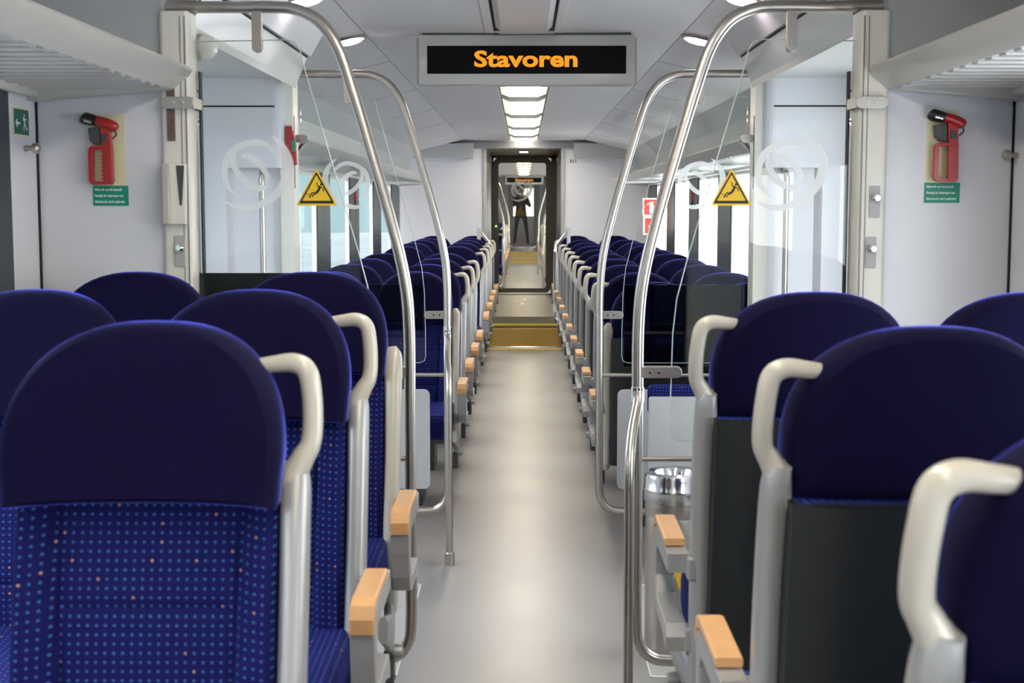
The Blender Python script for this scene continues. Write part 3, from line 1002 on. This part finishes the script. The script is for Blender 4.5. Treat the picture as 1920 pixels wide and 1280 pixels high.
        h_ = [(y_b - .04, .425), (y_f + .10, .425), (y_f + .058, .435), (y_f + .040, .47), (y_f + .045, .52), (y_f + .07, .543), (y_b, .543)]
        a = MB()
        a.prism(o_ + h_, .236, .280, 'x', bev=.003)
        a.box(.222, .24, y_b - .05, y_b + .02, .53, .578, .004).box(.20, .24, y_b - .06, y_b - .01, .37, .42, .004)
        bmesh.ops.translate(a.bm, verts=a.bm.verts, vec=(-.003, 0, .008))
        ar = a.build('armrest', M_PILLAR, t, False)
        cap = [(y_b - .06, .586), (y_b - .06, .601), (y_f + .03, .605), (y_f - .002, .597), (y_f - .014, .575), (y_f - .013, .548), (y_f - .003, .546), (y_f + .012, .579), (y_f + .05, .586)]
        MB().prism([(p_[0], p_[1] + .008) for p_ in cap], .233, .278, 'x', bev=.004).build('wooden_cap', M_WOOD, ar)
        MB().sweep([(.225, -.47, .36), (.23, -.40, .335), (.222, -.30, .30), (.21, -.16, .29), (.20, -.08, .31)], [(.012, .03), (.014, .04), (.014, .042), (.014, .04), (.012, .03)], n=4, seg=14, power=2.6, ref=(1, 0, 0)).build('side_skirt', M_PILLAR, t, True)
        lv = MB().box(.206, .232, -.30, -.25, .17, .25, .006).build('recline_lever', M_DARKG, t)
        MB().lathe([(.004, -.02), (.016, -.016), (.018, .0), (.016, .016), (.004, .02)], (.235, -.275, .25), 14, 'x').build('lever_knob', M_PILLAR, lv, True)
    return t
XL, XR = -.54, .575
WL, WR = -.985, 1.005
g1 = 'high-backed blue seats in the near section'
g2 = 'high-backed blue seats beyond the entrance'
g3 = 'blue seats in the second carriage'
P = .172
protoA = make_seat((XL, 2.02, P), 'blue dotted seat facing the camera, nearest of the left aisle seats', g1)
protoW = make_seat((WL, 2.02, P), 'window-side blue seat beside the nearest left aisle seat, facing the camera', g1, aisle=False)
protoN = make_seat((XL, 3.56, P), 'blue seat with plain pillar and no grab loop, just before the near left glass screen', g1, loop=False)
dup(protoA, (XL, 2.80, P), 0, 'blue seat facing the camera in the middle of the three near left aisle seats')
dup(protoW, (WL, 2.80, P), 0, 'window-side blue seat at the left picture edge, middle of the near window seats')
dup(protoW, (WL, 3.56, P), 0, 'window-side blue seat below the left red hammer, last before the left partition')
# right, facing away
dup(protoA, (XR, 1.22, P), PI, 'dark blue seat cut off by the lower right picture corner')
dup(protoA, (XR, 2.02, P), PI, 'large blue seat seen from behind, second from the camera on the right aisle')
dup(protoA, (XR, 2.81, P), PI, 'blue aisle seat seen from behind just before the near right glass screen')
dup(protoW, (WR, 2.02, P), PI, 'window-side seat seen from behind, beside the second right aisle seat')
dup(protoW, (WR, 2.81, P), PI, 'window-side seat seen from behind, under the right red hammer')
dup(protoW, (WR, 1.20, P), PI, 'window-side seat beside the right seat cut off by the picture corner')
LROWS = [7.27, 8.2, 9.1, 10.05, 11.8, 12.9, 13.85, 14.75, 15.9]
RROWS = [6.3, 7.25, 8.2, 9.12, 10.07, 11.05, 12.05, 13.1, 14.2]
XL2, XR2 = -.56, .59
for i, yy in enumerate(LROWS):
    if i == 0:
        dup(protoN, (XL2, yy, 0), 0, 'blue aisle seat with plain pillar facing the camera, directly behind the far left glass screen', group=g2)
    else:
        dup(protoA, (XL2, yy, 0), 0, 'blue aisle seat facing the camera, %s row of the left column beyond the entrance' % ORD[i], group=g2)
    dup(protoW, (XL2 - .445, yy, 0), 0, 'blue window seat facing the camera, %s row of the left column beyond the entrance' % ORD[i], group=g2)
for i, yy in enumerate(RROWS):
    if i == 0:
        dup(protoN, (XR2, yy + .04, 0), PI, 'aisle seat with plain pillar seen from behind, directly behind the far right glass screen', group=g2)
    else:
        dup(protoA, (XR2, yy, 0), PI, 'blue aisle seat seen from behind, %s row of the right column beyond the entrance' % ORD[i], group=g2)
    dup(protoW, (XR2 + .445, yy + (.04 if i == 0 else 0), 0), PI, 'blue window seat seen from behind, %s row of the right column beyond the entrance' % ORD[i], group=g2)
dup(protoA, (XR2, 16.0, 0), 0, 'last right aisle seat against the end wall, facing the camera', mirror=True, group=g2)
dup(protoW, (XR2 + .445, 16.0, 0), 0, 'last right window seat against the end wall, facing the camera', mirror=True, group=g2)
for i in range(6):
    yy = 24.0 + i * 1.0
    dup(protoA, (XL2, yy, 0), 0, 'distant left aisle seat of the second carriage, %s row seen through the gangway door' % ORD[i], group=g3)
    dup(protoA, (XR2, yy, 0), PI, 'distant right aisle seat of the second carriage, %s row seen through the gangway door' % ORD[i], group=g3)

# folding seat cushion behind the lower board on the right
fs = thing('folding_seat', 'blue folding seat showing above the pale board behind the near right glass screen', 'seat', (.68, 5.62, .30))
MB().box(-.18, .22, 0, .07, .34, .46, .02, 3).build('seat_cushion', M_DOTS, fs, True)
MB().box(-.18, .22, -.03, .0, .03, .42, .01).build('seat_shell', M_BOARD, fs, True)
MB().box(-.12, .16, .0, .06, -.30, .34, .01).build('bracket', M_DARKG, fs)

# ================================================================ luggage racks
def rack(s, x_in, x_out, z, y0, y1, label, pitch=.09):
    t = thing('luggage_rack', label, 'luggage rack', (0, y0, z))
    L_ = y1 - y0
    MB().prism([(s * x_in, .0), (s * (x_in + .012), -.016), (s * (x_in + .055), -.052), (s * (x_in + .075), -.050), (s * (x_in + .05), -.02), (s * (x_in + .035), .004), (s * (x_in + .012), .012)], 0, L_).build('front_rail', M_COWL, t, True)
    MB().box(s * (x_out - .03), s * x_out, 0, L_, -.075, -.03, .006).build('wall_rail', M_COWL, t)
    n = 0
    k = int(L_ / pitch)
    for i in range(k):
        yy = L_ - .10 - i * pitch
        if yy < .06: break
        n += 1
        if n <= 95:
            MB().box(s * (x_in + .06), s * (x_out - .02), yy - .021, yy + .021, -.056, -.044, .003, 1).build('slat', M_COWL, t)
    if k > 96:
        r = MB()
        for i in range(95, k):
            yy = L_ - .10 - i * pitch
            if yy < .06: break
            r.box(s * (x_in + .06), s * (x_out - .02), yy - .024, yy + .024, -.052, -.044)
        o = r.build('slat_row', M_COWL, t); o['kind'] = 'stuff'
    for yy in (.0, L_ - .06):
        MB().prism([(s * (x_in + .02), -.005), (s * (x_in + .06), -.055), (s * (x_out), -.085), (s * x_out, -.02)], yy, yy + .06, bev=.003).build('end_rail', M_COWL, t)
    MB().box(s * (x_in + .16), s * (x_in + .165), .02, L_ - .02, -.043, -.030).build('cross_bar', M_COWL, t)
    return t
rack(-1, .90, 1.335, 1.845, -.5, 3.89, 'slatted grey luggage rack at the upper left above the near seats')
rack(1, .93, 1.335, 1.845, -.5, 3.89, 'slatted grey luggage rack at the upper right above the near seats')
rack(-1, .99, 1.40, 1.775, 6.6, 15.9, 'long grey luggage rack along the left windows beyond the entrance', .16)
rack(1, .99, 1.40, 1.775, 6.6, 15.9, 'long grey luggage rack along the right windows beyond the entrance', .16)

# ================================================================ hand rails by the steps
for s, nm in ((-1, 'left'), (1, 'right')):
    a = MB().sweep([(s * .475, 15.3, 1.215), (s * .46, 15.22, 1.19), (s * .36, 15.05, 1.07), (s * .335, 15.0, 1.02), (s * .33, 15.0, .9), (s * .33, 15.0, .6), (s * .33, 15.0, .33), (s * .345, 15.0, .27), (s * .40, 15.0, .225), (s * .47, 15.0, .20)], .0165, n=5, seg=14)
    o = thing('step_handrail', 'angled chrome handrail %s of the steps to the gangway door' % nm, 'handrail', (0, 0, 0), 0, 'handrails by the gangway steps')
    a.build('rail', M_CHROME, o, True)
    MB().box(s * .465, s * .50, 15.16, 15.34, .2, 1.24, .004).build('side_panel', M_BOARD, o)

# ================================================================ wall fittings
def q(px, py, cx, cz, k=681.0):
    """drawing units (pixels of a 681 per metre elevation) to metres about the fitting's centre"""
    return ((px - cx) / k, (cz - py) / k)
def hammer(x, z, label, slim=1.0):
    t = thing('emergency_hammer', label, 'hammer', (x, 3.898, z))
    c = (207, 300)
    Q = lambda px, py: q(px, py, *c)
    # tool body
    def P3(px, py, y): 
        a_ = Q(px, py); return (a_[0], y, a_[1])
    b = MB()
    b.sweep([P3(192, 228, -.030), P3(208, 233, -.030), P3(224, 240, -.030), P3(230, 243, -.030)], [(.014, .013), (.015, .0145), (.015, .0145), (.009, .009)], n=4, seg=16)
    b.build('red_head', M_RED, t, True)
    MB().sweep([P3(164, 221, -.030), P3(170, 224, -.030), P3(192, 229, -.030)], [(.008, .009), (.015, .0165), (.0145, .014)], n=4, seg=16).build('black_tip', M_BLACK, t, True)
    MB().sweep([P3(172, 228, -.046), P3(186, 232, -.046)], .004, seg=10).build('steel_pin', M_CHROME, t, True)
    a = MB().prism([Q(176, 242), Q(197, 240), Q(199, 272), Q(186, 272), Q(178, 264)], -.034, -.004, bev=.003)
    a.prism([Q(203, 252), Q(212, 252), Q(212, 268), Q(203, 268)], -.042, -.034, bev=.001)
    a.build('black_body', M_DARKG, t)
    fr = [Q(198, 240), Q(216, 244), Q(219, 276), Q(219, 340), Q(214, 346), Q(181, 346), Q(176, 340), Q(175, 282), Q(180, 276), Q(198, 275)]
    ho = [Q(202, 281), Q(184, 282), Q(182, 286), Q(183, 338), Q(185, 340), Q(202, 340)]
    b = bmesh.new()
    a = MB()
    # frame with a cut-out: built from strips
    a.prism([Q(198, 238), Q(216, 243), Q(219, 280), Q(201, 280)], -.036, -.014, bev=.002)
    a.prism([Q(201, 279), Q(219, 279), Q(220, 341), Q(216, 346), Q(202, 346)], -.036, -.014, bev=.002)
    a.prism([Q(180, 275), Q(202, 275), Q(202, 281), Q(183, 282)], -.034, -.016, bev=.001)
    a.prism([Q(180, 275), Q(184, 281), Q(183, 341), Q(178, 344), Q(175, 338), Q(175, 281)], -.034, -.016, bev=.001)
    a.prism([Q(178, 343), Q(182, 339), Q(203, 340), Q(203, 346), Q(182, 346)], -.034, -.016, bev=.001)
    for k in range(8):
        yy = 284 + k * 7.2
        a.prism([Q(200, yy), Q(218, yy - 1.5), Q(218, yy + 1.6), Q(200, yy + 3)], -.039, -.036)
    a.build('red_handle', M_RED, t)
    MB().sweep([P3(212, 250, -.03), P3(224, 247, -.035), P3(228, 254, -.03), P3(220, 262, -.03)], .0025, n=5, seg=8).build('seal_wire', M_DARKG, t)
    return t
def hammer_plate(x, z, label):
    t = thing('emergency_sticker', label, 'sticker', (x, 3.9, z))
    MB().box(-.045, .043, -.0015, 0, -.07, .125).build('luminescent_backing', M_LUM, t)
    g = MB().box(-.048, .049, -.0022, -.0002, -.125, -.070).build('green_label', M_GRN, t)
    for k, s_ in enumerate(('Misbruik wordt bestraft', 'Penalty for improper use', 'Missbrauch wird geahndet')):
        text(s_, .0092, M_WHITEP, g, (-.043, -.0026, -.081 - k * .0165), sx=.84, fat=.0002, align='LEFT')
    return t
hammer_plate(-1.136, 1.604, 'cream and green emergency sticker with three lines of text on the left partition')
hammer_plate(1.144, 1.612, 'cream and green emergency sticker with three lines of text on the right partition')
hammer(-1.138, 1.604, 'red emergency hammer with black head mounted on the left partition')
hammer(1.158, 1.612, 'red emergency hammer with black head mounted on the right partition')
def running_man(f, cx, cz, k, y):
    def sw(pts, r):
        f.sweep([(cx + p[0] * k, y, cz + p[1] * k) for p in pts], [(.0003, r * k)] * len(pts), n=3, seg=8)
    f.lathe([(.09 * k, -.0003), (.09 * k, .0003)], (cx + .02 * k, y, cz + .62 * k), 12, 'y')
    sw([(.0, .45), (.05, .2), (.12, .02)], .10)
    sw([(.0, .45), (-.25, .38), (-.22, .18)], .05)
    sw([(.02, .42), (.22, .3), (.42, .36)], .05)
    sw([(.1, .02), (-.1, -.2), (-.08, -.5)], .06)
    sw([(.12, .02), (.3, -.25), (.55, -.42)], .06)
# exit sign on the left window frame (side wall, faces the aisle)
es = thing('exit_sign', 'green exit sign with running figure and arrow beside the left partition', 'sign', (-1.334, 3.775, 1.70), PI / 2)
MB().box(-.058, .058, -.0015, 0, -.038, .038).build('sign_border', M_LUM, es)
MB().box(-.053, .053, -.003, -.0005, -.033, .033).build('green_field', M_GRND, es)
f = MB()
running_man(f, .018, -.004, .036, -.0034)
f.sweep([(-.012, -.0034, -.004), (-.042, -.0034, -.004)], (.0003, .003), seg=6)
f.prism([(-.048, -.004), (-.034, .008), (-.034, -.016)], -.0037, -.0031)
f.build('pictogram', M_WHITEP, es)
for s, nm in ((-1, 'left'), (1, 'right')):
    k = MB().lathe([(.008, 0), (.007, .018), (.013, .022), (.015, .034), (.008, .040)], (s * 1.334, 3.80, 1.632), 20, 'x', ) if s < 0 else None
    if k is None:
        k = MB().lathe([(.008, 0), (.007, -.018), (.013, -.022), (.015, -.034), (.008, -.040)], (1.334, 3.86, 1.615), 20, 'x')
    tag(k.build('coat_hook', M_STEEL, None, True), 'small round steel coat knob on the %s window frame' % nm, 'hook')
# key locks on the posts
def key_lock(x, z, label):
    t = thing('key_lock', label, 'lock', (x, 3.885, z), 0, 'key locks on the partition posts')
    MB().prism(rrect(-.0145, .0145, -.043, .043, .004), -.004, 0, bev=.001).build('lock_plate', M_BOARD, t)
    MB().lathe([(.009, -.004), (.008, -.014), (.012, -.02), (.007, -.03)], (.002, 0, .01), 16, 'y').build('lock_knob', M_CHROME, t, True)
key_lock(-.945, 1.355, 'small lock plate with shiny knob on the left partition post')
key_lock(.957, 1.49, 'upper lock plate with shiny knob on the right partition post')
key_lock(.950, 1.352, 'lower lock plate with shiny knob on the right partition post')
# left post holder and slot
h = thing('door_button_holder', 'grey bracket with a deep notch on the left partition post', 'bracket', (-.95, 3.885, 1.51))
MB().prism([(-.03, -.082), (.028, -.082), (.030, .082), (-.032, .082)], -.02, 0, bev=.003).build('holder_body', M_CREAM, h)
MB().box(-.034, -.012, -.035, -.018, -.082, .082, .004).build('holder_flap', M_HANDLE, h)
MB().prism([(.004, .078), (.026, .078), (.018, -.03), (.012, -.03)], -.0215, -.019, bev=.0005).build('notch', M_DARKG, h)
tag(MB().box(-.972, -.950, 3.880, 3.886, 1.655, 1.83, .001).build('indicator_strip', mat('brown_lens', (.14, .09, .08), .2), None), 'narrow dark brown lens strip above the bracket on the left partition post', 'strip')
# opal dome lamps over the posts
dm = thing('dome_speaker', 'white opal dome beside the left partition post under the cowl', 'lamp', (-.905, 4.0, 1.92))
MB().lathe([(.036, .0), (.036, .012), (.030, .03), (.016, .042), (.004, .046)], (0, .02, 0), 28, 'x').build('opal_dome', M_BULK, dm, True)
MB().lathe([(.040, -.008), (.040, .002)], (0, .02, 0), 28, 'x').build('dome_ring', M_STEEL, dm, True)
# emergency handles on cabinet posts
eh = thing('emergency_brake_handle', 'red emergency handle with green label on the left cabinet edge beyond the glass', 'handle', (-.962, 5.89, 1.72))
MB().prism([(-.018, .085), (.006, .085), (.022, .02), (.026, -.07), (.006, -.082), (-.002, -.03), (-.018, -.02)], -.03, -.001, bev=.003).build('red_lever', M_RED, eh)
MB().box(.008, .022, -.034, -.03, -.02, .03).build('green_label', M_GRN, eh)
for s, nm, yy in ((-1, 'left', 11.75), (1, 'right', 11.75)):
    t = thing('window_hammer', 'small red window hammer on the %s dark window pillar beyond the entrance' % nm, 'hammer', (s * 1.398, yy, 1.57))
    MB().box(-.02, .02, -.03, .03, -.05, .05, .012, 3).build('hammer_case', M_RED, t, True)
    MB().box(-.012, .012, -.012, .012, -.10, -.05, .004).build('handle', M_BLACK, t)
# fire extinguisher sign, a flag sign standing out from the right side wall
fsn = thing('fire_extinguisher_sign', 'red and cream extinguisher sign with a down arrow hanging by the right windows', 'sign', (1.31, 14.55, 1.365))
MB().box(-.092, .092, 0, .003, .005, .19).box(-.085, .099, 0, .003, -.185, .0).build('sign_plate', M_LUM, fsn)
MB().box(-.075, .075, -.002, 0, .02, .175).box(-.068, .082, -.002, 0, -.17, -.015).build('red_field', M_RED, fsn)
f = MB().prism(rrect(-.022, .022, .032, .125, .012), -.004, -.002).prism([(-.012, .12), (.012, .12), (.012, .145), (-.012, .145)], -.004, -.002)
f.prism([(-.045, .13), (-.008, .152), (.02, .152), (.02, .142), (-.008, .142), (-.04, .118)], -.004, -.002)
f.prism([(.0, -.03), (.014, -.03), (.014, -.11), (.045, -.085), (.045, -.108), (.007, -.155), (-.031, -.108), (-.031, -.085), (.0, -.11)], -.004, -.002)
f.build('pictogram', M_LUM, fsn)
MB().box(.085, .10, .0, .004, -.02, .02).build('wall_bracket', M_STEEL, fsn)
# waste bin between the right screens
bn = thing('waste_bin', 'round stainless waste bin with rolled rim behind the near right glass screen', 'bin', (.50, 4.62, 0))
MB().lathe([(.085, .0), (.095, .02), (.095, .44), (.092, .46)], (0, 0, 0), 40).build('bin_body', M_STEEL, bn, True)
MB().lathe([(.096, .505), (.100, .508), (.101, .54), (.1025, .543), (.1025, .552), (.100, .556), (.100, .585), (.096, .600), (.085, .607), (.065, .603), (.055, .58), (.052, .54)], (0, 0, 0), 48).build('bin_rim', mat('bin_rim_steel', (.75, .75, .76), .16, 1.0), bn, True)
MB().lathe([(.090, .455), (.098, .47), (.096, .505)], (0, 0, 0), 40).build('bin_collar', M_STEEL, bn, True)
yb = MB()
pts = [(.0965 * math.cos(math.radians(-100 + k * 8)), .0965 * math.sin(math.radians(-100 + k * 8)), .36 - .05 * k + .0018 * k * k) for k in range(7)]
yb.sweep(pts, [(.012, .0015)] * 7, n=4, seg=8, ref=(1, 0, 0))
yb.build('yellow_reflection', M_YEL, bn)  # reflection of the yellow floor strip, painted as a band on the bin
# floor hatch plates at the screens
for s, nm in ((-1, 'left'), (1, 'right')):
    a = MB()
    x0, x1 = sorted((s * .40, s * .66))
    for (xa, xb, ya, yb_) in ((x0, x1, 4.335, 4.343), (x0, x1, 5.42, 5.428), (x0, x0 + .004, 4.335, 5.428), (x1 - .004, x1, 4.335, 5.428)):
        a.box(xa, xb, ya, yb_, 0, .0025)
    o = thing('floor_hatch', 'pale outlined floor hatch beneath the %s glass screens' % nm, 'floor hatch', (0, 0, 0))
    a.build('hatch_edge', M_CREAM, o)
    MB().box(x0 + .004, x1 - .004, 4.343, 5.42, 0, .0015).build('hatch_plate', mat('hatch_plate_grey', (.36, .345, .335), .4), o)

# ================================================================ person behind the far glazed door
def person(x, y, z):
    t = thing('person', 'person in dark clothes standing with legs apart behind the farthest glazed door', 'person', (x, y, z))
    V = [(0, 0, .95), (0, 0, 1.12), (0, 0, 1.36), (0, 0, 1.47), (0, 0, 1.53), (0, -.01, 1.65), (0, 0, 1.74),
         (-.10, 0, .90), (-.15, 0, .50), (-.19, .02, .09), (-.20, -.12, .04),
         (.10, 0, .90), (.16, 0, .50), (.21, .02, .09), (.22, -.12, .04),
         (-.17, 0, 1.40), (-.27, .02, 1.15), (-.14, -.2, 1.26), (-.08, -.24, 1.45),
         (.17, 0, 1.40), (.27, .02, 1.15), (.14, -.2, 1.26), (.08, -.24, 1.45)]
    E_ = [(0, 1), (1, 2), (2, 3), (3, 4), (4, 5), (5, 6), (0, 7), (7, 8), (8, 9), (9, 10), (0, 11), (11, 12), (12, 13), (13, 14), (2, 15), (15, 16), (16, 17), (17, 18), (2, 19), (19, 20), (20, 21), (21, 22)]
    R_ = [.15, .14, .16, .08, .055, .09, .07, .10, .068, .048, .04, .10, .068, .048, .04, .07, .05, .04, .035, .07, .05, .04, .035]
    me = bpy.data.meshes.new('body'); me.from_pydata(V, E_, []); 
    o = bpy.data.objects.new('body', me); COL.objects.link(o); o.parent = t
    md = o.modifiers.new('skin', 'SKIN')
    for i, v in enumerate(me.skin_vertices[0].data):
        v.radius = (R_[i], R_[i] * .8); v.use_root = (i == 0)
    sb = o.modifiers.new('sub', 'SUBSURF'); sb.levels = 2; sb.render_levels = 2
    me.materials.append(M_CLOTH)
    MB().lathe([(.02, .13), (.07, .115), (.10, .06), (.105, .0), (.09, -.05), (.05, -.07)], (0, .012, 1.66), 20).build('hair', M_BLACK, t, True)
    MB().lathe([(.01, -.11), (.05, -.10), (.075, -.03), (.08, .04), (.06, .09), (.02, .10)], (0, -.022, 1.65), 20).build('face', M_SKIN, t, True)
    cm = MB().box(-.07, .07, -.30, -.22, 1.45, 1.55, .01).lathe([(.035, -.38), (.035, -.30)], (0, 0, 1.50), 20, 'y').build('camera', M_BLACK, t)
    return t
person(-.08, 40.9, .30)

# ================================================================ outside
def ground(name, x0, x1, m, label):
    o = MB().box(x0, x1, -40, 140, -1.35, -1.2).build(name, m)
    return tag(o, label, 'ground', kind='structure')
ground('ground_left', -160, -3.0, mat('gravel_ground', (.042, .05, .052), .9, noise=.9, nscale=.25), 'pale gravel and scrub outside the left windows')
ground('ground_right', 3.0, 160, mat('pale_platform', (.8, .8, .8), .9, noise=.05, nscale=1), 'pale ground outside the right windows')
m_h = mat('hazy_foliage', (.07, .10, .09), .9, noise=.4, nscale=2)
for k in range(7):
    bm_ = MB()
    cx, cy = -50 - 4 * k, 150 + 44 * k
    bmm = bmesh.new()
    bmesh.ops.create_icosphere(bmm, subdivisions=3, radius=1)
    for v in bmm.verts:
        v.co *= 1 + .25 * math.sin(v.co.x * 5 + k) * math.cos(v.co.z * 4 + k) + random.uniform(-.06, .06)
    hh = 2 + random.random() * 2.5
    bmesh.ops.scale(bmm, vec=(9, 12, hh), verts=bmm.verts)
    bm_.add(bmm)
    o = bm_.build('distant_tree', m_h, None, True)
    o.location = (cx, cy, -1.2 + hh * .5)
    tag(o, 'hazy dark tree clump on the horizon outside the left windows', 'tree', 'trees on the horizon')
